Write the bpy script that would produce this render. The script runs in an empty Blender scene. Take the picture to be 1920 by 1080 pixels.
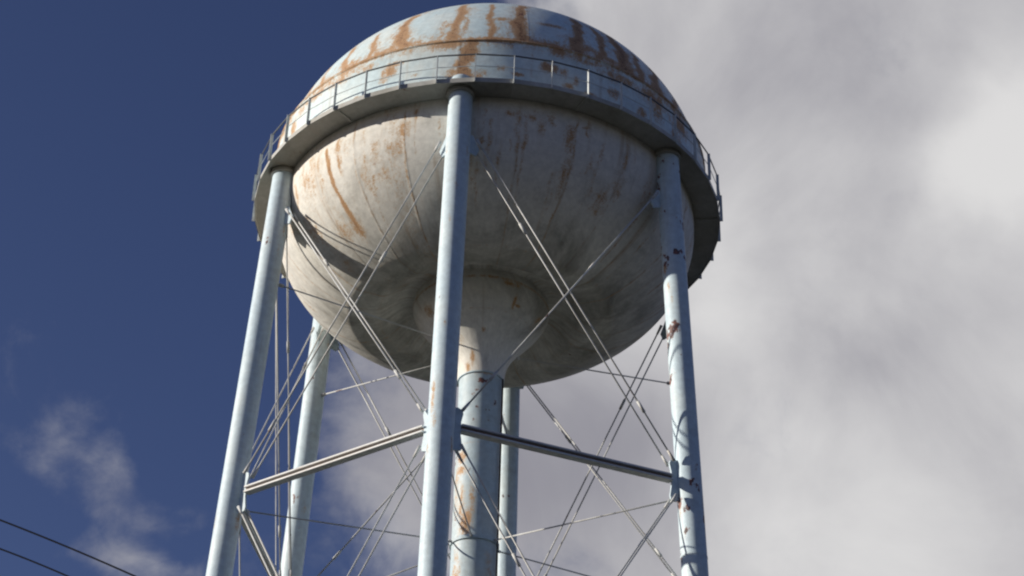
import bpy, math, random
import numpy as np
from mathutils import Vector, Matrix
random.seed(7)
rng = np.random.default_rng(11)
sc = bpy.context.scene
COL = sc.collection

# ------------------------------------------------------------------ layout
S = 7.5                       # metres per balcony radius
CAMZ = 1.6
D = 6.46273876
ZB = 4.53529028               # balcony level above the camera (units)
ZR = 0.13375                  # hand rail above balcony
ZN = 3.04449631 - ZB          # strut level
PANEL = 1.49
ZN2 = ZN - PANEL
ZT = -0.215                   # upper rod level
TH0 = -0.142025
RT, SL, RL = 0.91361, 0.0375, 0.0470
LEAN = 0.028
SUN_AZ, SUN_EL = math.radians(-85.0), math.radians(15.5)   # azimuth from the camera side, negative = left

def W(x, y, z):               # units (z from the balcony) -> metres
    return Vector((x * S, y * S, (z + ZB) * S + CAMZ))

ZG = -(ZB * S + CAMZ) / S     # ground in units

# ------------------------------------------------------------------ node helpers
def new_mat(name):
    m = bpy.data.materials.new(name); m.use_nodes = True
    nt = m.node_tree
    return m, nt, nt.nodes['Principled BSDF']

class G:
    """small wrapper for building node graphs"""
    def __init__(s, nt): s.nt = nt
    def n(s, t, **kw):
        o = s.nt.nodes.new(t)
        for k, v in kw.items(): setattr(o, k, v)
        return o
    def link(s, a, b): s.nt.links.new(a, b)
    def put(s, sock, v):
        if isinstance(v, bpy.types.NodeSocket): s.link(v, sock)
        else: sock.default_value = v
    def m(s, op, a, b=0.0, c=0.0, clamp=False):
        o = s.n('ShaderNodeMath', operation=op, use_clamp=clamp)
        s.put(o.inputs[0], a); s.put(o.inputs[1], b); s.put(o.inputs[2], c)
        return o.outputs[0]
    def ramp(s, v, lo, hi, a=0.0, b=1.0):
        o = s.n('ShaderNodeMapRange', interpolation_type='SMOOTHSTEP')
        s.put(o.inputs[0], v); s.put(o.inputs[1], lo); s.put(o.inputs[2], hi); s.put(o.inputs[3], a); s.put(o.inputs[4], b)
        return o.outputs[0]
    def mix(s, f, a, b, mode='MIX'):
        o = s.n('ShaderNodeMix', data_type='RGBA', blend_type=mode)
        s.put(o.inputs[0], f); s.put(o.inputs[6], a); s.put(o.inputs[7], b)
        return o.outputs[2]
    def noise(s, vec, scale, detail=4, rough=.55, dist=0.0, stretch=None, off=(0, 0, 0)):
        if stretch is not None or any(off):
            mp = s.n('ShaderNodeMapping'); s.link(vec, mp.inputs[0])
            mp.inputs['Scale'].default_value = stretch or (1, 1, 1); mp.inputs['Location'].default_value = off
            vec = mp.outputs[0]
        o = s.n('ShaderNodeTexNoise'); s.link(vec, o.inputs['Vector'])
        o.inputs['Scale'].default_value = scale; o.inputs['Detail'].default_value = detail
        o.inputs['Roughness'].default_value = rough; o.inputs['Distortion'].default_value = dist
        return o.outputs[0]
    def attr(s, name):
        return s.n('ShaderNodeAttribute', attribute_name=name).outputs['Fac']
    def uv(s):
        return s.n('ShaderNodeTexCoord').outputs['UV']
    def obj(s):
        return s.n('ShaderNodeTexCoord').outputs['Object']

def c4(r, g, b): return (r, g, b, 1.0)
def srgb(r, g, b):
    f = lambda c: (c / 255 / 12.92) if c <= 10 else ((c / 255 + .055) / 1.055) ** 2.4
    return (f(r), f(g), f(b), 1.0)

RUST_A, RUST_B, RUST_D = c4(.37, .185, .08), c4(.53, .335, .18), c4(.085, .035, .022)

def paint(name, base, base2, rust_attr=True, grime_shade=False, chips=.5, grime=.3, streak=.3, chip_attr=False, rough=.5, rscale=1.0, wash=None):
    """weathered oil paint over steel: two paint tones, run-off streaks, rust, chips down to primer"""
    m, nt, bs = new_mat(name); g = G(nt); uv = g.uv()
    tone = g.ramp(g.noise(uv, .55, 5, .6), .35, .68)
    col = g.mix(tone, base, base2)
    col = g.mix(g.m('MULTIPLY', g.m('MULTIPLY', g.attr('seam'), g.ramp(g.noise(uv, .8, 5, .6, off=(2, 2, 7)), .38, .66)), .42), col, c4(.26, .20, .15))
    # fine mottling
    mott = g.ramp(g.noise(uv, 5.0, 6, .68), .3, .75, .86, 1.07)
    mm = g.n('ShaderNodeCombineColor')
    for i in range(3): g.link(mott, mm.inputs[i])
    col = g.mix(1.0, col, mm.outputs[0], 'MULTIPLY')
    # vertical run-off streaks
    st = g.noise(uv, 1.0, 5, .6, stretch=(2.6 * rscale, .16 * rscale, 1), off=(3.1, 1.7, 0))
    sm = g.m('MULTIPLY', g.ramp(st, .53, .70), streak)
    pres = g.ramp(g.noise(uv, .35, 3, .5, off=(9, 4, 2)), .38, .62)
    col = g.mix(g.m('MULTIPLY', sm, pres), col, wash or c4(.34, .25, .15))
    if grime_shade:
        s2 = g.ramp(g.noise(uv, 1.0, 7, .7, stretch=(5.0, .38, 1), off=(7, 3, 0)), .54, .74)
        s3 = g.ramp(g.noise(uv, .45, 4, .6, off=(1, 6, 3)), .40, .66)
        col = g.mix(g.m('MULTIPLY', g.m('MULTIPLY', s2, s3), .55), col, c4(.40, .255, .13))
        s4 = g.ramp(g.noise(uv, 1.0, 8, .74, stretch=(2.2, .9, 1), off=(17, 3, 5)), .60, .70)
        col = g.mix(g.m('MULTIPLY', s4, .30), col, c4(.30, .21, .13))
    # dirt
    gr = g.m('MULTIPLY', g.ramp(g.noise(uv, .9, 7, .7, off=(5, 2, 0)), .52, .76), grime)
    col = g.mix(gr, col, c4(.16, .145, .105))
    if grime_shade:  # blotchy grime together with underside shade painted into the colour
        sv = g.m('ADD', g.attr('grime_shade'), g.m('MULTIPLY', g.m('SUBTRACT', g.noise(g.obj(), .55, 9, .72, .6, off=(3, 9, 0)), .5), 1.9))
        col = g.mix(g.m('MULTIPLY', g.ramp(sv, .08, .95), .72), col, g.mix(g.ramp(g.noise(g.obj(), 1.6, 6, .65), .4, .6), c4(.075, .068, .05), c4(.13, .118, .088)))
    n1 = g.noise(uv, 3.4, 9, .74, stretch=(1.3, .62, 1))
    n2 = g.noise(uv, 9.0, 5, .7, off=(2, 7, 0))
    rfac = None
    if rust_attr:
        ra = g.attr('rust')
        v = g.m('ADD', ra, g.m('MULTIPLY', g.m('SUBTRACT', n1, .5), 1.45))
        v = g.m('ADD', v, g.m('MULTIPLY', g.m('SUBTRACT', n2, .5), 1.0))
        v = g.m('ADD', v, g.m('MULTIPLY', g.m('SUBTRACT', g.noise(uv, 22.0, 3, .6, off=(6, 1, 0)), .5), .8))
        halo = g.m('MULTIPLY', g.ramp(v, .16, .62), g.ramp(ra, .05, .34))
        core = g.m('MULTIPLY', g.ramp(v, .42, .70), g.ramp(ra, .06, .30))
        dark = g.m('MULTIPLY', g.ramp(g.m('ADD', v, g.m('MULTIPLY', g.m('SUBTRACT', n2, .5), 2.0)), .92, 1.3), g.ramp(ra, .2, .5))
        col = g.mix(g.m('MULTIPLY', halo, .62), col, c4(.50, .345, .20))
        rc = g.mix(g.ramp(n2, .35, .65), RUST_A, RUST_B)
        col = g.mix(g.m('MULTIPLY', core, .88), col, rc)
        col = g.mix(g.m('MULTIPLY', dark, .75), col, c4(.13, .055, .03))
        rfac = core
    if chips > 0:
        cn = g.noise(uv, 1.7, 7, .62, off=(13, 5, 1), stretch=(1.3, .8, 1))
        if chip_attr: cn = g.m('ADD', cn, g.m('MULTIPLY', g.attr('chip'), .2))
        cf = g.ramp(cn, .735 - .06 * chips, .75 - .06 * chips)
        edge = g.ramp(cn, .715 - .06 * chips, .75 - .06 * chips)
        col = g.mix(g.m('MULTIPLY', edge, .4), col, c4(.42, .25, .18))
        ccol = g.mix(g.ramp(n2, .4, .6), c4(.055, .032, .032), c4(.22, .075, .05))
        col = g.mix(g.m('MULTIPLY', cf, .92), col, ccol)
    g.link(col, bs.inputs['Base Color'])
    r = g.m('ADD', rough, g.m('MULTIPLY', g.m('SUBTRACT', n1, .5), .3))
    if rfac is not None: r = g.m('ADD', r, g.m('MULTIPLY', rfac, .3), clamp=True)
    g.link(r, bs.inputs['Roughness'])
    bs.inputs['Specular IOR Level'].default_value = .2 if grime_shade else .35
    seam = g.attr('seam')
    # plate waviness and grain
    b1 = g.n('ShaderNodeBump'); b1.inputs['Strength'].default_value = .25; b1.inputs['Distance'].default_value = .06
    g.link(g.noise(uv, .8, 3, .5, off=(1, 8, 0)), b1.inputs['Height'])
    b2 = g.n('ShaderNodeBump'); b2.inputs['Strength'].default_value = .35; b2.inputs['Distance'].default_value = .012
    g.link(n1, b2.inputs['Height']); g.link(b1.outputs[0], b2.inputs['Normal'])
    b3 = g.n('ShaderNodeBump'); b3.inputs['Strength'].default_value = .3; b3.inputs['Distance'].default_value = .02
    g.link(seam, b3.inputs['Height']); g.link(b2.outputs[0], b3.inputs['Normal'])
    g.link(b3.outputs[0], bs.inputs['Normal'])
    return m

M = {}
M['dome'] = paint('dome_paint', c4(.62, .755, .79), c4(.74, .81, .79), chips=.35, grime=.25, streak=.28, wash=c4(.50, .40, .27))
M['bowl'] = paint('bowl_paint', c4(.81, .785, .72), c4(.73, .71, .655), grime_shade=True, rough=.72, chips=.25, grime=.35, streak=.5, rscale=.9, wash=c4(.42, .29, .17))
M['leg'] = paint('leg_paint', c4(.55, .67, .74), c4(.63, .725, .755), chips=.35, grime=.3, streak=.25, chip_attr=True, rscale=1.6)
M['riser'] = paint('riser_paint', c4(.45, .56, .625), c4(.52, .59, .60), chips=.8, grime=.3, streak=.3, chip_attr=True, rscale=1.4)
M['balcony'] = paint('balcony_paint', c4(.50, .50, .47), c4(.38, .37, .33), rust_attr=False, chips=.9, grime=.6, streak=.2)
M['rail'] = paint('rail_paint', c4(.62, .66, .66), c4(.55, .57, .56), rust_attr=False, chips=.3, grime=.3, streak=.1)
M['handrail'] = paint('handrail_paint', c4(.13, .135, .135), c4(.09, .09, .09), rust_attr=False, chips=.5, grime=.3, streak=.1)
M['strut'] = paint('strut_paint', c4(.70, .72, .72), c4(.66, .65, .62), rust_attr=False, chips=.9, grime=.3, streak=.3, wash=c4(.33, .19, .11))
M['rod'] = paint('rod_paint', c4(.62, .63, .62), c4(.50, .49, .46), rust_attr=False, chips=1.1, grime=.5, streak=.4)
M['iron'] = paint('dark_iron', c4(.07, .065, .06), c4(.12, .085, .065), rust_attr=False, chips=.6, grime=.4, streak=.3)
M['web'] = paint('rusty_web', c4(.20, .12, .08), c4(.30, .22, .17), rust_attr=False, chips=1.2, grime=.5, streak=.5)

def plain(name, col, rough=.6):
    m, nt, bs = new_mat(name); g = G(nt)
    n = g.noise(g.obj(), 2.0, 6, .6)
    k = tuple(x * .7 for x in col[:3]) + (1,)
    g.link(g.mix(n, col, k), bs.inputs['Base Color']); bs.inputs['Roughness'].default_value = rough
    return m
M['wire'] = plain('wire_black', c4(.02, .02, .024), .6)
M['concrete'] = plain('concrete', c4(.33, .31, .28), .9)

# ------------------------------------------------------------------ mesh helpers
class MB:
    def __init__(s): s.v = []; s.f = []; s.uv = []
    def add(s, verts, faces, uvs):
        o = len(s.v); s.v += [tuple(v) for v in verts]
        s.f += [tuple(i + o for i in f) for f in faces]; s.uv += uvs
    def tube(s, a, b, r, n=10, r2=None, cap=True):
        a = Vector(a); b = Vector(b); d = b - a; L = d.length; d.normalize(); r2 = r if r2 is None else r2
        u = d.cross(Vector((0, 0, 1)) if abs(d.z) < .95 else Vector((1, 0, 0))).normalized(); w = d.cross(u)
        V = []; F = []; U = []
        for k, (c, rr) in enumerate(((a, r), (b, r2))):
            for i in range(n):
                t = 2 * math.pi * i / n; V.append(c + rr * (u * math.cos(t) + w * math.sin(t)))
        off = random.random() * 40
        for i in range(n):
            j = (i + 1) % n; F.append((i, j, n + j, n + i))
            x0 = 2 * math.pi * i / n * r + off; x1 = 2 * math.pi * (i + 1) / n * r + off
            U.append([(x0, 0), (x1, 0), (x1, L), (x0, L)])
        if cap:
            F.append(tuple(range(n - 1, -1, -1))); U.append([(off, off)] * n)
            F.append(tuple(range(n, 2 * n))); U.append([(off, off)] * n)
        s.add(V, F, U)
    def box(s, c, ax, ay, az, hx, hy, hz):
        c = Vector(c); V = []
        for dz in (-1, 1):
            for dx, dy in ((-1, -1), (1, -1), (1, 1), (-1, 1)):
                V.append(c + ax * hx * dx + ay * hy * dy + az * hz * dz)
        F = [(3, 2, 1, 0), (4, 5, 6, 7), (0, 1, 5, 4), (1, 2, 6, 5), (2, 3, 7, 6), (3, 0, 4, 7)]
        off = random.random() * 40; U = []
        dims = [(hx, hy), (hx, hy), (hx, hz), (hy, hz), (hx, hz), (hy, hz)]
        for p, q in dims: U.append([(off, off), (off + 2 * p, off), (off + 2 * p, off + 2 * q), (off, off + 2 * q)])
        s.add(V, F, U)
    def prism(s, pts, n, h):              # polygon points extruded +-h along n
        k = len(pts); V = [Vector(p) - n * h for p in pts] + [Vector(p) + n * h for p in pts]
        F = [tuple(range(k - 1, -1, -1)), tuple(range(k, 2 * k))] + [(i, (i + 1) % k, k + (i + 1) % k, k + i) for i in range(k)]
        off = random.random() * 40; p0 = Vector(pts[0])
        e = (Vector(pts[1]) - p0).normalized(); f = n.cross(e)
        q = [(off + (Vector(p) - p0).dot(e), off + (Vector(p) - p0).dot(f)) for p in pts]
        U = [q[::-1], q] + [[(off, off), (off + .1, off), (off + .1, off + .1), (off, off + .1)]] * k
        s.add(V, F, U)
    def build(s, name, mat, parent=None, smooth=False, bevel=0):
        me = bpy.data.meshes.new(name); me.from_pydata(s.v, [], s.f)
        ul = me.uv_layers.new(name='UVMap'); flat = [c for f in s.uv for p in f for c in p]
        ul.data.foreach_set('uv', flat)
        me.materials.append(mat)
        if smooth:
            me.polygons.foreach_set('use_smooth', [len(p.vertices) == 4 for p in me.polygons])
        o = bpy.data.objects.new(name, me); COL.objects.link(o)
        if parent: o.parent = parent
        if bevel:
            b = o.modifiers.new('bevel', 'BEVEL'); b.width = bevel; b.segments = 2; b.limit_method = 'ANGLE'
        return o

def revolve(name, mat, parent, prof, n, attrs=None, shear=0.0, smooth=True, a0=0.0, center=None, axis=None):
    """surface of revolution; prof = [(r, z)] in units, angle 0 faces the camera, grows to the right.
    attrs: {name: f(theta_deg, z) -> array}; center(z) gives an axis offset"""
    prof = np.array(prof, float); k = len(prof)
    t = np.linspace(-math.pi, math.pi, n + 1)[:-1] + a0
    T, R = np.meshgrid(t, prof[:, 0]); _, Z = np.meshgrid(t, prof[:, 1])
    X = R * np.sin(T) + shear * Z; Y = -R * np.cos(T)
    if center is not None:
        cx, cy = center(Z); X = X + cx; Y = Y + cy
    P = np.stack([X * S, Y * S, (Z + ZB) * S + CAMZ], -1).reshape(-1, 3)
    i = np.arange(n); j = (i + 1) % n
    quads = np.concatenate([np.stack([a * n + i, a * n + j, (a + 1) * n + j, (a + 1) * n + i], -1) for a in range(k - 1)])
    me = bpy.data.meshes.new(name)
    me.from_pydata(P.tolist(), [], quads.tolist())
    arc = np.concatenate([[0], np.cumsum(np.hypot(np.diff(prof[:, 0]), np.diff(prof[:, 1])))]) * S
    rm = max(prof[:, 0].max(), 1e-3) * S
    uu0 = (t + math.pi - a0) * rm; du = 2 * math.pi * rm / n
    uvs = np.zeros((k - 1, n, 4, 2))
    for a in range(k - 1):
        uvs[a, :, 0, 0] = uu0; uvs[a, :, 1, 0] = uu0 + du; uvs[a, :, 2, 0] = uu0 + du; uvs[a, :, 3, 0] = uu0
        uvs[a, :, 0:2, 1] = arc[a]; uvs[a, :, 2:4, 1] = arc[a + 1]
    uvs[..., 0] += hash_off(name)
    me.uv_layers.new(name='UVMap').data.foreach_set('uv', uvs.reshape(-1).astype(np.float32))
    for an, fn in (attrs or {}).items():
        at = me.attributes.new(an, 'FLOAT', 'POINT')
        at.data.foreach_set('value', fn(np.degrees(T), Z).reshape(-1).astype(np.float32))
    me.materials.append(mat)
    if smooth: me.polygons.foreach_set('use_smooth', [True] * len(me.polygons))
    o = bpy.data.objects.new(name, me); COL.objects.link(o); o.parent = parent
    return o
_ho = [0.0]
def hash_off(name):
    _ho[0] += 17.3
    return _ho[0]

# 1-d wobble for hand placed stains
def wob(x, seed, amp):
    return amp * (np.sin(x * 1.0 + seed) + .6 * np.sin(x * 2.3 + seed * 1.7) + .35 * np.sin(x * 5.1 + seed * 2.9))

def run(T, Z, a0, z0, a1, z1, w, amp, taper=.4, seed=0.0):
    """a rust run from (a0,z0) to (a1,z1); angles in degrees, w half width in degrees"""
    f = (Z - z0) / (z1 - z0)
    a = a0 + (a1 - a0) * f + wob(f * 7, seed, w * .3)
    ww = 1.25 * w * (1 - taper * np.clip(f, 0, 1)) * (1 + wob(f * 11, seed + 3, .16))
    e = np.clip(np.minimum(f / .08, (1 - f) / .15), 0, 1)
    return amp * np.exp(-((T - a) / ww) ** 2) * e

def spot(T, Z, a, z, wa, wz, amp):
    return amp * np.exp(-((T - a) / wa) ** 2 - ((Z - z) / wz) ** 2)

# ------------------------------------------------------------------ the tower
tower = bpy.data.objects.new('water_tower', None); COL.objects.link(tower)
tower.empty_display_size = 3
tower['label'] = 'rust-stained pale blue elevated water tower with a bulbous tank, ring balcony and six tubular legs'
tower['category'] = 'water tower'

# ---- dome and shell
SEAM = .262
def dome_rust(T, Z):
    out = np.zeros_like(T)
    band = np.exp(-((Z - (SEAM + .016)) / .024) ** 2) * (.92 + wob(T * .16, 1.0, .14) + wob(T * .5, 2.0, .08))
    wash = np.where(Z < SEAM + .02, np.exp(-((Z - (SEAM - .012)) / .034) ** 2), 0) * (.46 + wob(T * .2, 4.0, .16))
    out = np.maximum(out, band); out = np.maximum(out, wash)
    zt = SEAM + .01
    runs = [(-58, -62, .22, 1.6, .7), (-50, -55, .20, 1.4, .75), (-41.5, -46.5, .27, 1.5, .85), (-39, -41, .09, 1.0, .7),
            (-33.5, -36, .25, 1.1, .85), (-31, -33.5, .12, 1.0, .8), (-24, -28.5, .38, 2.0, 1.05), (-26.5, -27, .12, 2.2, .7),
            (-10.8, -11.3, .42, 1.7, .95), (-14.6, -14.2, .20, 1.2, .55), (-1.6, -2.3, .40, 1.2, .8), (5.6, 6.6, .42, 1.9, 1.1),
            (20.8, 23.4, .37, 1.9, 1.05), (27.5, 30.2, .34, 1.7, .9), (33.6, 37.6, .36, 2.6, 1.1), (40, 43, .26, 2.0, .85),
            (46, 52, .27, 2.6, .95), (56, 61, .25, 2.5, .8), (68, 73, .3, 2, .8), (-70, -74, .3, 1.6, .8), (-84, -88, .3, 2, .9),
            (84, 86, .3, 2, .9)]
    for i, (a0, a1, h, w, am) in enumerate(runs):
        out = np.maximum(out, run(T, Z, a0, zt - .02, a1, zt + h, w, am, .35, i * 1.3))
        out = np.maximum(out, run(T, Z, a0, zt - .02, a1, zt + h * 1.1, w * 2.3, am * .40, .25, i * 1.3))
        out = np.maximum(out, run(T, Z, a0 + w * 1.2, zt - .01, a0 + w * (1.3 + .8 * math.sin(i * 2.7)), zt + h * (.4 + .2 * math.sin(i * 1.9)), w * .5, am * .62, .3, i * 2.1))
    for a in np.arange(100, 262, 9.0):
        out = np.maximum(out, run(T, Z, (a + 180) % 360 - 180, zt - .02, (a + 182) % 360 - 180, zt + .2 + .2 * rng.random(), 1.4 + rng.random(), .7 + .3 * rng.random(), .3, a))
    # branches and blotches on the dome
    for a, z, wa, wz, am in [(1.2, .475, 3.0, .022, .75), (14.5, .475, 4.6, .020, .72), (-13.6, .43, 2.2, .03, .6), (3.0, .41, 2.4, .03, .45), (24.0, .36, 3.2, .045, .7),
                             (30.5, .345, 4.0, .03, .8), (36, .35, 4, .05, .8), (-40, .345, 5, .02, .7), (-29.5, .335, 4, .02, .8), (-21, .335, 3, .03, .7), (16, .34, 8, .03, .5), (9, .33, 5, .03, .6)]:
        out = np.maximum(out, spot(T, Z, a, z - .035, wa * 1.1, wz, am))
    # shell below the seam
    out = np.maximum(out, run(T, Z, -6.3, SEAM + .03, -7.4, .05, 1.9, 1.05, .05, .4))
    for a, z, wa, wz, am in [(-9.5, .10, 3.4, .03, .62), (-3.6, .09, 2.6, .03, .6), (-26.6, .165, 2.3, .032, .95), (-27.8, .13, 1.5, .03, .7), (-25.5, .195, 3.2, .02, .75),
                             (-42, .09, 1.2, .012, .5), (-35.5, .085, 1.3, .012, .75), (-19.5, .115, 1.3, .010, .6), (-62, .17, 2.0, .06, .8), (-58, .22, 3, .04, .55), (-68, .2, 3, .08, .6),
                             (1.8, .125, 1.4, .02, .62), (5.6, .10, 2.0, .013, .8), (13.4, .158, 2.6, .03, .95), (17, .15, 1.4, .03, .7), (20.3, .125, 1.0, .03, .65), (18.5, .085, 1.6, .02, .75), (24.2, .075, 2.4, .015, .8),
                             (33, .22, 8, .03, .7), (44, .215, 7, .05, .8), (22, .235, 6, .018, .6), (56, .2, 6, .06, .75), (31, .13, 2.6, .03, .7), (40, .10, 2.0, .04, .7), (46, .16, 3, .06, .65), (54, .12, 3, .05, .7), (-52, .235, 7, .03, .75), (-42, .225, 5, .03, .7), (-33, .225, 4, .025, .6)]:
        out = np.maximum(out, spot(T, Z, a, z, wa, wz, am))
    out = np.maximum(out, (.33 + .09 * np.sin(T * .33)) * np.exp(-((Z - SEAM - .05) / .06) ** 2) * (Z > SEAM))
    out = np.maximum(out, (.31 + .05 * np.sin(T * .7)) * np.clip((T - 12) / 14, 0, 1) * np.clip((Z - .12) / .08, 0, 1) * np.clip((.62 - Z) / .2, 0, 1))
    # thin stains along the upright plate seams
    for a in np.arange(-171, 180, 18.0):
        out = np.maximum(out, .33 * np.exp(-((T - a) / .35) ** 2) * (Z < SEAM))
    return out
FL = .013                     # underside of the balcony floor above the rim's lower edge
SH = .935
prof = [(.88, FL + .002)] + [(SH, z) for z in np.linspace(FL + .002, SEAM, 44)]
prof += [(SH + .004, SEAM + .001), (SH + .004, SEAM + .010)]                    # lapped plate
da, db, dz = .943, .849, .105
x0 = math.asin((SEAM + .011 - dz) / db)
for x in np.linspace(x0, math.pi / 2 - .006, 120):
    prof.append((da * math.cos(x), dz + db * math.sin(x)))
dome = revolve('dome', M['dome'], tower, prof, 900, {'rust': dome_rust, 'seam': lambda T, Z: np.maximum(np.exp(-((np.mod(T + 9 + 9.0, 18.0) - 9.0) / .3) ** 2) * (Z < SEAM), .3 * np.exp(-((np.mod(T + 4, 24.0) - 12.0) / .3) ** 2) * (Z > SEAM))}, shear=LEAN)

# ---- bowl
def bowl_rust(T, Z):
    out = np.zeros_like(T)
    seams = np.arange(-172.5, 180, 15.0)
    for i, a in enumerate(seams):
        am = .46 + .16 * math.sin(i * 2.1)
        out = np.maximum(out, am * np.exp(-((T - a - wob(Z * 20, i, .25)) / .38) ** 2) * (Z < -.03))
    out = np.maximum(out, run(T, Z, -47.6, -.03, -44.5, -.42, .55, 1.0, -.3, 2.0))
    for a, z, wa, wz, am in [(-45, -.36, 3.0, .05, .6), (-50.5, -.35, 5.0, .05, .5), (-22.5, -.10, 2.6, .05, .62), (-25, -.17, 3.4, .05, .56), (-31, -.17, 2.4, .08, .42), (-35, -.24, 2.6, .09, .45), (-29, -.26, 2.5, .06, .45),
                             (-56, -.15, 3.5, .1, .42), (-52, -.10, 4, .06, .45), (-40, -.1, 3, .05, .35), (-62, -.3, 3.4, .07, .5), (-70, -.2, 4, .1, .45), (-60, -.42, 5, .03, .4), (20.5, -.12, 1.9, .07, .62), (21.5, -.25, 2.2, .10, .5), (13, -.1, 1.6, .05, .5),
                             (5, -.06, 1.8, .02, .6), (10, -.07, 2, .03, .5), (34.7, -.29, 4.0, .06, .5), (38, -.22, 2.6, .08, .42), (28, -.2, 2, .08, .35), (48, -.2, 3, .1, .4), (-104, -.55, 14, .012, .7), (-112, -.545, 9, .014, .75), (-85, -.5, 10, .02, .45), (75, -.5, 10, .02, .4), (110, -.54, 14, .02, .5), (150, -.55, 14, .012, .5)]:
        out = np.maximum(out, spot(T, Z, a, z, wa, wz, am))
    out = np.maximum(out, (.17 + .12 * np.sin(T * .21 + 1) + .08 * np.sin(T * .53 + 2)) * np.clip((Z + .56) / .1, 0, 1) * np.exp(-((T + 40) / 34) ** 2))
    rr_ = np.random.default_rng(5)
    for i in range(150):
        a = rr_.uniform(-180, 180); z0 = rr_.choice([-.03, -.03, -.08, -.16, -.24]); L = rr_.uniform(.05, .24)
        sel = np.abs(T[0] - a) < 4
        out[:, sel] = np.maximum(out[:, sel], run(T[:, sel], Z[:, sel], a, z0, a + rr_.uniform(-.6, .6), z0 - L, rr_.uniform(.35, 1.1), rr_.uniform(.3, .58), .5, i * 1.1))
    # rings of plate joints
    for z in (-.235, -.46): out = np.maximum(out, .28 * np.exp(-((Z - z - wob(T * .3, z, .0008)) / .003) ** 2))
    out = np.maximum(out, .55 * np.exp(-((Z + .02) / .016) ** 2) * (.7 + wob(T * .33, 3, .3)))
    return out
ba, bb, bz = .889, .532, -.045
def smooth(x): return x * x * (3 - 2 * x)
prof = [(.27, -.385)]
for rr in np.linspace(.28, .885, 170):
    e = bz - bb * math.sqrt(max(0, 1 - (rr / ba) ** 2))
    f = -.385 - .081 * smooth(min(1, max(0, (rr - .300) / .15)))         # shallow flat underside
    kk = .006; a_ = -e; b_ = -f; hh = max(kk - abs(a_ - b_), 0) / kk
    prof.append((rr, -(min(a_, b_) - hh * hh * kk * .25)))
for x in np.linspace(math.asin(.885 / ba) + .004, math.pi / 2, 24):
    prof.append((ba * math.sin(x), bz - bb * math.cos(x)))
prof += [(ba, -.035), (ba, FL - .001)]
def bowl_grime_shade(T, Z):  # deepens towards the underside: dirt plus painted shade
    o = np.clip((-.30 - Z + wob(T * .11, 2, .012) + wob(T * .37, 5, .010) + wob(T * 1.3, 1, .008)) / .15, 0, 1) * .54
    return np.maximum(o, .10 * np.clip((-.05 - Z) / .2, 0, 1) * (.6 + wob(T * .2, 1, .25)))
bowl = revolve('bowl', M['bowl'], tower, prof, 900, {'rust': bowl_rust, 'grime_shade': bowl_grime_shade, 'seam': lambda T, Z: np.maximum(np.exp(-((np.mod(T + 172.5 + 7.5, 15.0) - 7.5) / .34) ** 2) * (Z < -.03)* 1.0, .25 * np.exp(-((Z + .245) / .0035) ** 2))}, shear=LEAN)

# ---- flared riser top and riser
BELL_T, BELL_B, CONE_B, RR, RN = -.424, -.535, -.755, .0895, .0985
def cone_c(Z): return LEAN * np.clip((Z - CONE_B) / (BELL_T - CONE_B), 0, 1) * BELL_T, 0 * Z
def cone_rust(T, Z):
    out = .55 * np.exp(-((Z - BELL_T) / .008) ** 2)
    out = np.maximum(out, .3 * np.exp(-((Z - BELL_B) / .004) ** 2))
    for a, z, wa, wz, am in [(32, -.500, 2, .03, .95), (36, -.505, 5, .006, .8), (25, -.44, 9, .015, .7), (-20, -.70, 8, .04, .7), (-34, -.735, 9, .03, .75), (3, -.60, 4, .01, .7), (70, -.5, 5, .03, .6), (-60, -.5, 8, .03, .6), (-40, -.62, 12, .03, .5)]:
        out = np.maximum(out, spot(T, Z, a, z, wa, wz, am))
    return out
CK = [(-.384, .280), (-.424, .285), (-.445, .281), (-.49, .256), (-.53, .222), (-.58, .176), (-.63, .136), (-.68, .109), (-.72, .099), (CONE_B, .0955)]
def cone_r(z):
    zz = np.array([-k[0] for k in CK]); rr = np.array([k[1] for k in CK])
    x = -np.asarray(z); m_ = np.gradient(rr, zz)
    i_ = np.clip(np.searchsorted(zz, x) - 1, 0, len(zz) - 2); h = zz[i_ + 1] - zz[i_]; t = (x - zz[i_]) / h
    return (2*t**3 - 3*t**2 + 1) * rr[i_] + (t**3 - 2*t**2 + t) * h * m_[i_] + (-2*t**3 + 3*t**2) * rr[i_ + 1] + (t**3 - t**2) * h * m_[i_ + 1]
prof = [(float(cone_r(z)), z) for z in np.linspace(-.384, CONE_B, 90)]
revolve('riser_cone', M['bowl'], tower, prof, 200, {'rust': cone_rust, 'grime_shade': lambda T, Z: .30 * np.clip((Z + .66) / .12, 0, 1) + 0 * T}, center=cone_c)  # upper cone carries the same painted darkening as the bowl underside

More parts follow.
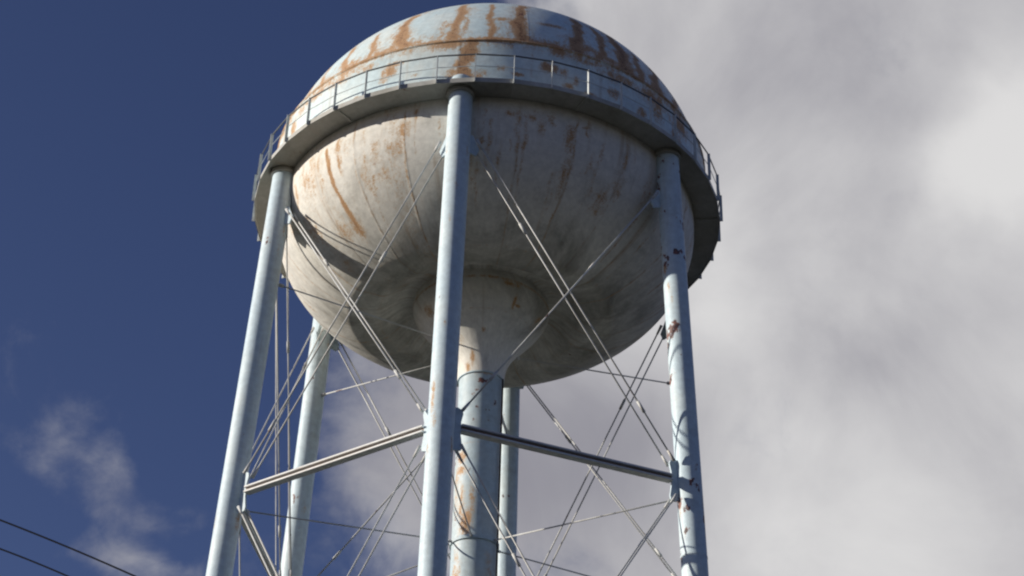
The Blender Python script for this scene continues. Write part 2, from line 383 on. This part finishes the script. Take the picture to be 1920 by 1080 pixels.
def riser_rust(T, Z):
    out = .75 * np.exp(-((Z - CONE_B) / .018) ** 2) * np.exp(-((T - 10) / 40) ** 2)
    for a, z, wa, wz, am in [(-45, -1.14, 16, .04, .78), (-42, -1.20, 18, .03, .7), (-25, -1.43, 22, .07, .8), (-40, -1.36, 14, .12, .62), (-10, -1.33, 12, .14, .5), (-60, -1.25, 14, .2, .5), (-20, -1.485, 30, .008, .9), (-50, -1.7, 20, .2, .6), (-20, -1.08, 30, .004, .6), (40, -1.6, 20, .1, .4)]:
        out = np.maximum(out, spot(T, Z, a, z, wa, wz, am))
    return out
def riser_chip(T, Z):
    out = .15 * np.ones_like(T)
    for a, z, wa, wz, am in [(5, -.80, 30, .02, 1.0), (25, -.93, 40, .03, .75), (70, -.9, 25, .12, .8), (20, -1.06, 22, .006, 1.0), (20, -1.12, 22, .006, 1.0), (-20, -.98, 30, .03, .8), (-5, -.84, 24, .02, .7), (45, -.88, 20, .05, .8), (-35, -1.2, 26, .03, .7)]:
        out = np.maximum(out, spot(T, Z, a, z, wa, wz, am))
    return out
prof = [(RR, CONE_B + .02)] + [(RR, z) for z in np.linspace(CONE_B, ZN2, 320)] + [(RR, ZG)]
for zc in ():
    pass
riser = revolve('riser_pipe', M['riser'], tower, prof, 120, {'rust': riser_rust, 'chip': riser_chip})
def riser_ring(name, z, r, h, mat):
    revolve(name, M[mat], riser, [(RR - .002, z + h), (r, z + h), (r, z - h), (RR - .002, z - h)], 96, smooth=False)
riser_ring('flange', CONE_B - .003, RR + .006, .003, 'riser')
riser_ring('clamp_ring', ZN, RR + .007, .008, 'riser')
# thin drain pipe beside the riser
ang, rad = math.radians(64), RR + .009; b = MB()
b.tube(W(rad * math.sin(ang), -rad * math.cos(ang), CONE_B - .01), W(rad * math.sin(ang), -rad * math.cos(ang), ZG), .0042 * S, 10)
b.build('drain_pipe', M['iron'], riser, True)

# ---- legs
def leg_axis(k, z):
    th = TH0 + k * math.pi / 3 + DTH[k]
    r = RT + SL * (0 - z)
    return r * math.sin(th), -r * math.cos(th)
DTH = [.007, .0, 0, -.006, .0, -.004]
CHIP = [.15, 1.05, .5, .5, .45, .25]
def make_leg(k):
    seed = k * 3.7
    def center(Z):
        th = TH0 + k * math.pi / 3 + DTH[k]; r = RT - SL * Z
        return r * math.sin(th), -r * math.cos(th)
    def chip(T, Z):
        out = CHIP[k] * (.45 + .2 * np.sin(Z * 9 + seed) + .2 * np.sin(T * .03 + seed))
        if k == 1:
            for a, z, am in [(5, -.50, 1.0), (15, -.56, .9), (30, -.6, .8), (-20, -.63, .6), (60, -.52, .9), (20, -.9, .7), (10, -.33, .8)]:
                out = np.maximum(out, spot(T, Z, a, z, 30, .02, am))
        return out
    def rust(T, Z):
        out = np.zeros_like(T)
        pts = {0: [(-45, -1.40, 14, .10, .62), (-30, -1.5, 12, .05, .5), (-15, -.62, 8, .06, .35), (5, -.47, 12, .06, .45), (-10, -1.1, 10, .02, .4)],
               1: [(-60, -.57, 16, .03, .8), (-45, -.66, 12, .03, .5), (-30, -.72, 10, .05, .35)],
               3: [(-60, -1.5, 16, .12, .55), (-40, -1.0, 12, .06, .35)], 4: [(30, -1.1, 20, .05, .4)],
               5: [(40, -.4, 12, .05, .3), (60, -1.6, 20, .1, .45)], 2: [(30, -1, 20, .1, .4)]}[k]
        pts = pts + [(60, ZN - .10, 14, .05, .55), (-62, ZN - .12, 12, .06, .5), (55, ZT - .08, 12, .05, .45), (-58, ZT - .07, 12, .04, .45)]
        for a, z, wa, wz, am in pts: out = np.maximum(out, spot(T, Z, a, z, wa, wz, am))
        return out
    cap = [(RL * math.cos(x), .062 + RL * .75 * math.sin(x)) for x in np.linspace(math.pi / 2 - .05, 0, 8)]
    prof = cap + [(RL, z) for z in np.linspace(.06, ZN2, 300)] + [(RL, ZG)]
    o = revolve('leg', M['leg'], tower, prof, 64, {'chip': chip, 'rust': rust}, center=center)
    th = TH0 + k * math.pi / 3 + DTH[k]
    # thin weld bands where the tube sections meet
    for z in ((ZN - .30, ZN2 + .5) if k == 1 else (ZN2 + .5,)):
        cx, cy = leg_axis(k, z)
        b = MB(); e1 = W(cx, cy, z + .0035); e2 = W(cx, cy, z - .0035)
        b.tube(e1, e2, (RL + .0012) * S, 48, cap=False); b.build('weld_band', M['leg'], o, True)
    # bracket that carries the balcony over the leg
    b = MB(); cx, cy = leg_axis(k, -.02); rad = Vector((math.sin(th), -math.cos(th), 0)); tan = Vector((math.cos(th), math.sin(th), 0)); up = Vector((0, 0, 1))
    b.tube(W(cx, cy, FL - .001), W(cx, cy, -.010), (RL + .009) * S, 40)
    b.build('leg_collar', M['balcony'], o, True)
    return o
LEG = [make_leg(k) for k in range(6)]
for k, t in ((0, 'pale blue front leg, clean, with a rust run near its foot of the view'), (1, 'chipped pale blue leg, its top shaded by the tank')): LEG[k]['label'] = t

# concrete footings under each leg and the riser
for k in range(6):
    cx, cy = leg_axis(k, ZG); b = MB(); p = W(cx, cy, ZG)
    b.tube(p + Vector((0, 0, -.3)), p + Vector((0, 0, .45)), .75, 24, r2=.62)
    b.build('footing', M['concrete'], LEG[k], True)

# ---- bracing between neighbouring legs
def gusset(k, d, n, z, outl, name='gusset_plate', mat='leg'):
    cx, cy = leg_axis(k, z); c = W(cx, cy, z)
    b = MB(); b.prism([c + d * (x * S) + Vector((0, 0, y * S)) for x, y in outl], n, .0040 * S)
    return b.build(name, M[mat], LEG[k], bevel=.01)

def rod(p, q, name='tie_rod', r=.0031, clevis=True, buckle=None):
    d = (q - p).normalized(); b = MB(); b.tube(p, q, r * S, 8)
    if clevis:
        L = .045 * S
        for e, s in ((p, 1), (q, -1)):
            b.tube(e, e + d * s * L, .0064 * S, 8, r2=.0045 * S)
    o = b.build(name, M['rod'], tower, True)
    if buckle:
        t = MB(); c = p + (q - p) * buckle
        t.tube(c - d * .024 * S, c + d * .024 * S, .0060 * S, 8); t.build('turnbuckle', M['rod'], o, True)
    return o

NODE = [(.040, .070), (.056, .080), (.076, .072), (.080, .058), (.073, .026), (.073, -.026), (.080, -.070), (.077, -.084), (.056, -.090), (.040, -.080)]
TOPN = [(.035, .035), (.060, .030), (.088, -.03), (.075, -.062), (.035, -.05)]
OFF = .0225
for k in range(6):
    j = (k + 1) % 6
    for lev, (zt, zb_, zs) in enumerate(((ZT, ZN + .062, ZN), (ZN - .075, ZN2 + .062, ZN2))):
        def A(i, z): cx, cy = leg_axis(i, z); return W(cx, cy, z)
        d = (A(j, zs) - A(k, zs)); d.z = 0; d.normalize()
        n = Vector((d.y, -d.x, 0))                        # outward
        if n.dot(A(k, zs) + A(j, zs) - 2 * W(0, 0, zs)) < 0: n = -n
        e = .068 * S
        if lev == 0:
            gusset(k, d, n, ZT, TOPN); gusset(j, -d, n, ZT, TOPN)
        gusset(k, d, n, zs, NODE); gusset(j, -d, n, zs, NODE)
        for sgn in (1, -1):
            o = n * (OFF * S * sgn)
            rod(A(k, zt) + d * e + o, A(j, zb_) - d * e + o, buckle=.27 if sgn < 0 else .84)
            rod(A(j, zt) - d * e + o, A(k, zb_) + d * e + o, buckle=.86 if sgn > 0 else .34)
        # strut: I section with its web upright
        a = A(k, zs) + d * .072 * S; c = A(j, zs) - d * .072 * S; mid = (a + c) / 2; hl = (c - a).length / 2; up = Vector((0, 0, 1))
        b = MB()
        b.box(mid + up * .0098 * S, d, n, up, hl, .015 * S, .0036 * S)
        b.box(mid - up * .0098 * S, d, n, up, hl, .015 * S, .0036 * S)
        so = b.build('strut', M['strut'], tower, bevel=.006)
        w = MB(); w.box(mid, d, n, up, hl - .002, .004 * S, .0061 * S); w.build('strut_web', M['web'], so)

# ---- stays from each leg to the riser
for k in range(6):
    for zl, zr_, hook in ((ZN - .055, ZN, 1), (-.53, -.60, 0)):
        if not hook and k in (0, 1): continue
        cx, cy = leg_axis(k, zl); L = W(cx, cy, zl)
        th = math.atan2(cx, -cy)
        rr = RR + .008
        if zr_ > CONE_B: rr = float(cone_r(zr_)) - .003
        R_ = W(rr * math.sin(th), -rr * math.cos(th), zr_)
        dd = (R_ - L).normalized(); p = L + dd * (RL + .002) * S
        b = MB(); b.tube(p, R_, .0029 * S, 8)
        b.tube(p, p + dd * .02 * S, .0075 * S, 8)
        b.tube(R_ - dd * .012 * S, R_, .006 * S, 8)
        b.build('stay_rod', M['rod'], tower, True)

# ---- balcony
NF = 42
PH0 = math.radians(4.6)
def ring_pts(r, z, n=NF, ph=PH0): return [W(r * math.sin(ph + 2 * math.pi * i / n), -r * math.cos(ph + 2 * math.pi * i / n), z) for i in range(n)]
def ring_mesh(b, loops):
    n = len(loops[0]); V = [p for l in loops for p in l]; F = []; U = []
    for a in range(len(loops)):
        c = (a + 1) % len(loops)
        for i in range(n):
            j = (i + 1) % n; F.append((a * n + i, a * n + j, c * n + j, c * n + i))
            h = (loops[c][i] - loops[a][i]).length; w = (loops[a][j] - loops[a][i]).length
            U.append([(i * w, a * 7), (i * w + w, a * 7), (i * w + w, a * 7 + h), (i * w, a * 7 + h)])
    b.add(V, F, U)
b = MB()
ring_mesh(b, [ring_pts(.884, FL), ring_pts(.996, FL), ring_pts(.996, FL + .0035), ring_pts(.884, FL + .0035)])
balc = b.build('balcony', M['balcony'], tower)
b = MB()
ring_mesh(b, [ring_pts(.9965, .0), ring_pts(1.0, .0), ring_pts(1.0, FL + .008), ring_pts(.9965, FL + .008)])
b.build('toe_board', M['balcony'], balc)
for i in range(NF):                        # joist under every post
    t = PH0 + 2 * math.pi * i / NF; rad = Vector((math.sin(t), -math.cos(t), 0)); tan = Vector((math.cos(t), math.sin(t), 0)); up = Vector((0, 0, 1))
    if i % 7 == 2:
        b = MB(); b.box(W(0, 0, FL - .0042) + rad * .944 * S, rad, tan, up, .044 * S, .0045 * S, .0040 * S); b.build('joist', M['balcony'], balc)
    b = MB(); b.box(W(0, 0, ZR / 2 - .002) + rad * 1.0062 * S, rad, tan, up, .0060 * S, .0011 * S, (ZR / 2 + .001) * S)
    b.box(W(0, 0, .004) + rad * 1.0025 * S, rad, tan, up, .0030 * S, .0034 * S, .0060 * S)
    b.build('railing_post', M['rail'], balc)
def hoop(name, r, z, h, w, mat='handrail'):
    b = MB(); ring_mesh(b, [ring_pts(r - w, z - h), ring_pts(r + w, z - h), ring_pts(r + w, z + h), ring_pts(r - w, z + h)]); return b.build(name, M[mat], balc)
hoop('top_rail', 1.0036, ZR, .0025, .0020)
hoop('middle_rail', 1.0036, ZR * .56, .0009, .0012, 'rail')

# ---- camera
cam = bpy.data.cameras.new('camera'); co = bpy.data.objects.new('camera', cam); COL.objects.link(co)
rt = Vector((0.99904912, -0.03625778, 0.02421215)); up = Vector((-0.04014027, -0.54815872, 0.83541054)); fw = Vector((0.01701803, 0.83558805, 0.54909289))
mw = Matrix((rt, up, -fw)).transposed().to_4x4(); mw.translation = Vector((0, -D * S, CAMZ)); co.matrix_world = mw
cam.sensor_width = 36; cam.lens = 3430.475 / 1920 * 36; cam.clip_end = 20000; cam.clip_start = .1
cam.shift_x = -(967.22479 - 960) / 1920; cam.shift_y = (539.4887 - 540) / 1920
sc.camera = co
def ray(px, py):
    v = rt * ((px - 967.225) / 3430.475) - up * ((py - 539.489) / 3430.475) + fw
    return v

# two thin cables running from the balcony down to the riser foot
def on_plane(px, py, yu):
    v = ray(px, py); t = (yu * S + D * S) / v.y
    return co.matrix_world.translation + v * t
for (x0, y0), (x1, y1), rr in (((540, 545), (542, 1075), .0019), ((517.5, 600), (517.5, 1075), .0024)):
    p = on_plane(x0, y0, .27); q = on_plane(x1, y1, .27); dd = (q - p) / (q.z - p.z)
    top = p + dd * (W(0, 0, -.004).z - p.z); bot = p + dd * (0 - p.z)
    b = MB(); b.tube(top, bot, rr * S, 8); b.build('cable', M['rod'], tower, True)

# ------------------------------------------------------------------ power lines
def wire(name, label, pts, dist, r):
    P = [co.matrix_world.translation + ray(x, y) * (dist / ray(x, y).y) for x, y in pts]
    a, m_, c = P
    # parabola through the three points, carried on to both sides
    def at(s):
        l0 = (s - .5) * (s - 1) / .5; l1 = s * (s - 1) / -.25; l2 = s * (s - .5) / .5
        return a * l0 + m_ * l1 + c * l2
    # past the visible stretch the span runs on straight to the left and levels out to the right
    path = [at(x / 10) for x in range(-2, 13)]
    e0 = path[0] - path[1]; e1 = path[-1] - path[-2]
    left = []; q = path[0].copy()
    for x in range(90): q = q + e0 * 3.0; left.append(q.copy())
    right = []; q = path[-1].copy()
    for x in range(140):
        st = e1 * 3.0; st.z *= max(0.0, 1 - x / 11.0)
        q = q + st; right.append(q.copy())
    path = left[::-1] + path + right
    b = MB()
    n = 8; V = []; F = []; U = []
    ss = path
    for i, q in enumerate(path):
        t = (path[min(i + 1, len(path) - 1)] - path[max(i - 1, 0)]).normalized(); u = t.cross(Vector((0, 0, 1))).normalized(); w = t.cross(u)
        V += [q + r * (u * math.cos(2 * math.pi * e / n) + w * math.sin(2 * math.pi * e / n)) for e in range(n)]
    for i in range(len(ss) - 1):
        for e in range(n):
            f = (e + 1) % n; F.append((i * n + e, i * n + f, (i + 1) * n + f, (i + 1) * n + e)); U.append([(0, 0), (1, 0), (1, 1), (0, 1)])
    b.add(V, F, U); o = b.build(name, M['wire'], None, True)
    o['label'] = label; o['category'] = 'power line'; o['group'] = 'power lines crossing the sky'
    return o
wire('power_line', 'upper thin black power line slanting across the blue sky left of the tower', [(0, 975), (125, 1025), (252, 1080)], 30.0, .017)
wire('power_line', 'lower thin black power line slanting across the bottom left corner of the sky', [(0, 1029), (62, 1053), (126, 1080)], 30.3, .016)

# ------------------------------------------------------------------ ground
b = MB(); R0 = 9000.0
n = 96; V = [Vector((0, 0, 0))]; F = []; U = []
rings = [20, 60, 200, 800, 3000, R0]
for r in rings: V += [Vector((r * math.cos(2 * math.pi * i / n), r * math.sin(2 * math.pi * i / n), 0)) for i in range(n)]
for i in range(n): F.append((0, 1 + i, 1 + (i + 1) % n)); U.append([(0, 0)] * 3)
for a in range(len(rings) - 1):
    for i in range(n):
        j = (i + 1) % n; F.append((1 + a * n + i, 1 + (a + 1) * n + i, 1 + (a + 1) * n + j, 1 + a * n + j)); U.append([(0, 0)] * 4)
b.add(V, F, U)
m, nt, bs = new_mat('dry_grass'); g = G(nt); ob = g.obj()
cg = g.mix(g.ramp(g.noise(ob, .12, 6, .6), .35, .65), c4(.014, .018, .010), c4(.024, .023, .017))
cg = g.mix(g.ramp(g.noise(ob, 3.0, 6, .7), .4, .7), cg, c4(.018, .017, .013))
g.link(cg, bs.inputs['Base Color']); bs.inputs['Roughness'].default_value = .95
go = b.build('ground', m, None); go['kind'] = 'structure'; go['label'] = 'dry grass ground below the water tower'

# ------------------------------------------------------------------ sun and sky
sd = Vector((math.sin(SUN_AZ) * math.cos(SUN_EL), -math.cos(SUN_AZ) * math.cos(SUN_EL), math.sin(SUN_EL)))
sl = bpy.data.lights.new('sun', 'SUN'); sl.energy = 5.0; sl.angle = math.radians(.5); sl.color = (1.0, .93, .82)
so = bpy.data.objects.new('sun', sl); COL.objects.link(so); so.rotation_euler = sd.to_track_quat('Z', 'Y').to_euler(); so.location = (-40, -20, 60)

w = bpy.data.worlds.new('World'); sc.world = w; w.use_nodes = True
nt = w.node_tree; g = G(nt); nt.nodes.clear()
sky = g.n('ShaderNodeTexSky', sky_type='NISHITA'); sky.sun_disc = False; sky.sun_elevation = SUN_EL
sky.sun_rotation = math.atan2(sd.x, sd.y); sky.altitude = 400; sky.air_density = 1.0; sky.dust_density = .35; sky.ozone_density = 2.5
tc = g.n('ShaderNodeTexCoord'); dirv = tc.outputs['Generated']
sep = g.n('ShaderNodeSeparateXYZ'); g.link(dirv, sep.inputs[0])
az = g.m('MULTIPLY', g.m('ARCTAN2', sep.outputs[0], sep.outputs[1]), 180 / math.pi)
el = g.m('MULTIPLY', g.m('ARCSINE', sep.outputs[2]), 180 / math.pi)
def dirdeg(px, py):
    v = ray(px, py); return math.degrees(math.atan2(v.x, v.y)), math.degrees(math.atan2(v.z, math.hypot(v.x, v.y)))
# billowing warp so cloud edges curl
wn = g.n('ShaderNodeTexNoise'); g.link(dirv, wn.inputs['Vector']); wn.inputs['Scale'].default_value = 9; wn.inputs['Detail'].default_value = 5
wsep = g.n('ShaderNodeSeparateColor'); g.link(wn.outputs[1], wsep.inputs[0])
azw = g.m('ADD', az, g.m('MULTIPLY', g.m('SUBTRACT', wsep.outputs[0], .5), 9.0))
elw = g.m('ADD', el, g.m('MULTIPLY', g.m('SUBTRACT', wsep.outputs[1], .5), 7.0))
def blob(px, py, wx, wy, amp):
    a, e = dirdeg(px, py); sx = wx / 51.5; sy = wy / 60.0
    u = g.m('DIVIDE', g.m('SUBTRACT', azw, a), sx); v = g.m('DIVIDE', g.m('SUBTRACT', elw, e), sy)
    q = g.m('ADD', g.m('MULTIPLY', u, u), g.m('MULTIPLY', v, v))
    return g.m('MULTIPLY', g.m('EXPONENT', g.m('MULTIPLY', q, -1.0)), amp)
def total(lst):
    t = None
    for q in lst: t = q if t is None else g.m('ADD', t, q)
    return t
a_edge = dirdeg(1060, 300)[0]
bank = g.m('MULTIPLY', g.ramp(azw, a_edge - 3.2, a_edge + 3.2), g.ramp(az, 50, 30))
bias = g.m('ADD', g.m('MULTIPLY', bank, g.ramp(el, 60, 46)), g.m('MULTIPLY', g.ramp(g.m('ABSOLUTE', az), 30, 60), .12))
bias = g.m('ADD', bias, total([blob(900, 880, 150, 330, 1.0), blob(700, 900, 110, 170, .42), blob(1000, 620, 150, 200, .6), blob(690, 720, 70, 70, .25),
    blob(275, 1015, 90, 65, .46), blob(240, 850, 75, 80, .34), blob(70, 780, 100, 75, .36), blob(130, 1030, 110, 40, .22), blob(330, 930, 120, 30, .15), blob(620, 1070, 60, 60, -.1), blob(380, 150, 420, 300, -.3)]))
fine = g.noise(dirv, 16, 9, .62, .3)
fine2 = g.noise(dirv, 5, 5, .5, off=(4, 1, 2))
dens = g.m('ADD', bias, g.m('MULTIPLY', g.m('SUBTRACT', fine, .5), 1.1))
dens = g.m('ADD', dens, g.m('MULTIPLY', g.m('SUBTRACT', fine2, .5), .35))
cov = g.ramp(dens, .12, .92)
cov = g.m('MULTIPLY', cov, g.ramp(el, 0.0, 8.0))
# cloud brightness: soft billows
shade = g.m('ADD', g.m('MULTIPLY', g.m('SUBTRACT', g.noise(dirv, 6.5, 9, .56, .5, off=(2, 5, 1)), .5), 1.1), .52)
shade = g.m('ADD', shade, total([blob(1860, 250, 140, 120, .66), blob(1630, 1000, 260, 170, .27), blob(1420, 520, 190, 170, .18), blob(1180, 190, 120, 110, -.10), blob(1480, 150, 230, 110, -.04), blob(1300, 260, 160, 120, .12), blob(900, 880, 260, 220, -.28), blob(1620, 620, 200, 130, -.16), blob(1080, 40, 90, 60, .2), blob(1350, 540, 90, 120, .15), blob(1130, 820, 160, 130, -.2)]))
shade = g.ramp(shade, -.1, 1.1)
ccol = g.mix(shade, srgb(138, 137, 146), srgb(213, 212, 212))
skym = g.mix(1.0, sky.outputs[0], c4(.97, .865, 1.17), 'MULTIPLY')
bg1 = g.n('ShaderNodeBackground'); g.link(skym, bg1.inputs[0]); bg1.inputs[1].default_value = .054
bg2 = g.n('ShaderNodeBackground'); g.link(ccol, bg2.inputs[0]); bg2.inputs[1].default_value = 1.0
mx = g.n('ShaderNodeMixShader'); g.link(cov, mx.inputs[0]); g.link(bg1.outputs[0], mx.inputs[1]); g.link(bg2.outputs[0], mx.inputs[2])
out = g.n('ShaderNodeOutputWorld'); g.link(mx.outputs[0], out.inputs[0])

sc.view_settings.view_transform = 'Standard'; sc.view_settings.look = 'None'; sc.view_settings.exposure = 0.12; sc.view_settings.gamma = 1
sc.render.film_transparent = False
sc.cycles.max_bounces = 6
sc.cycles.filter_width = 2.2
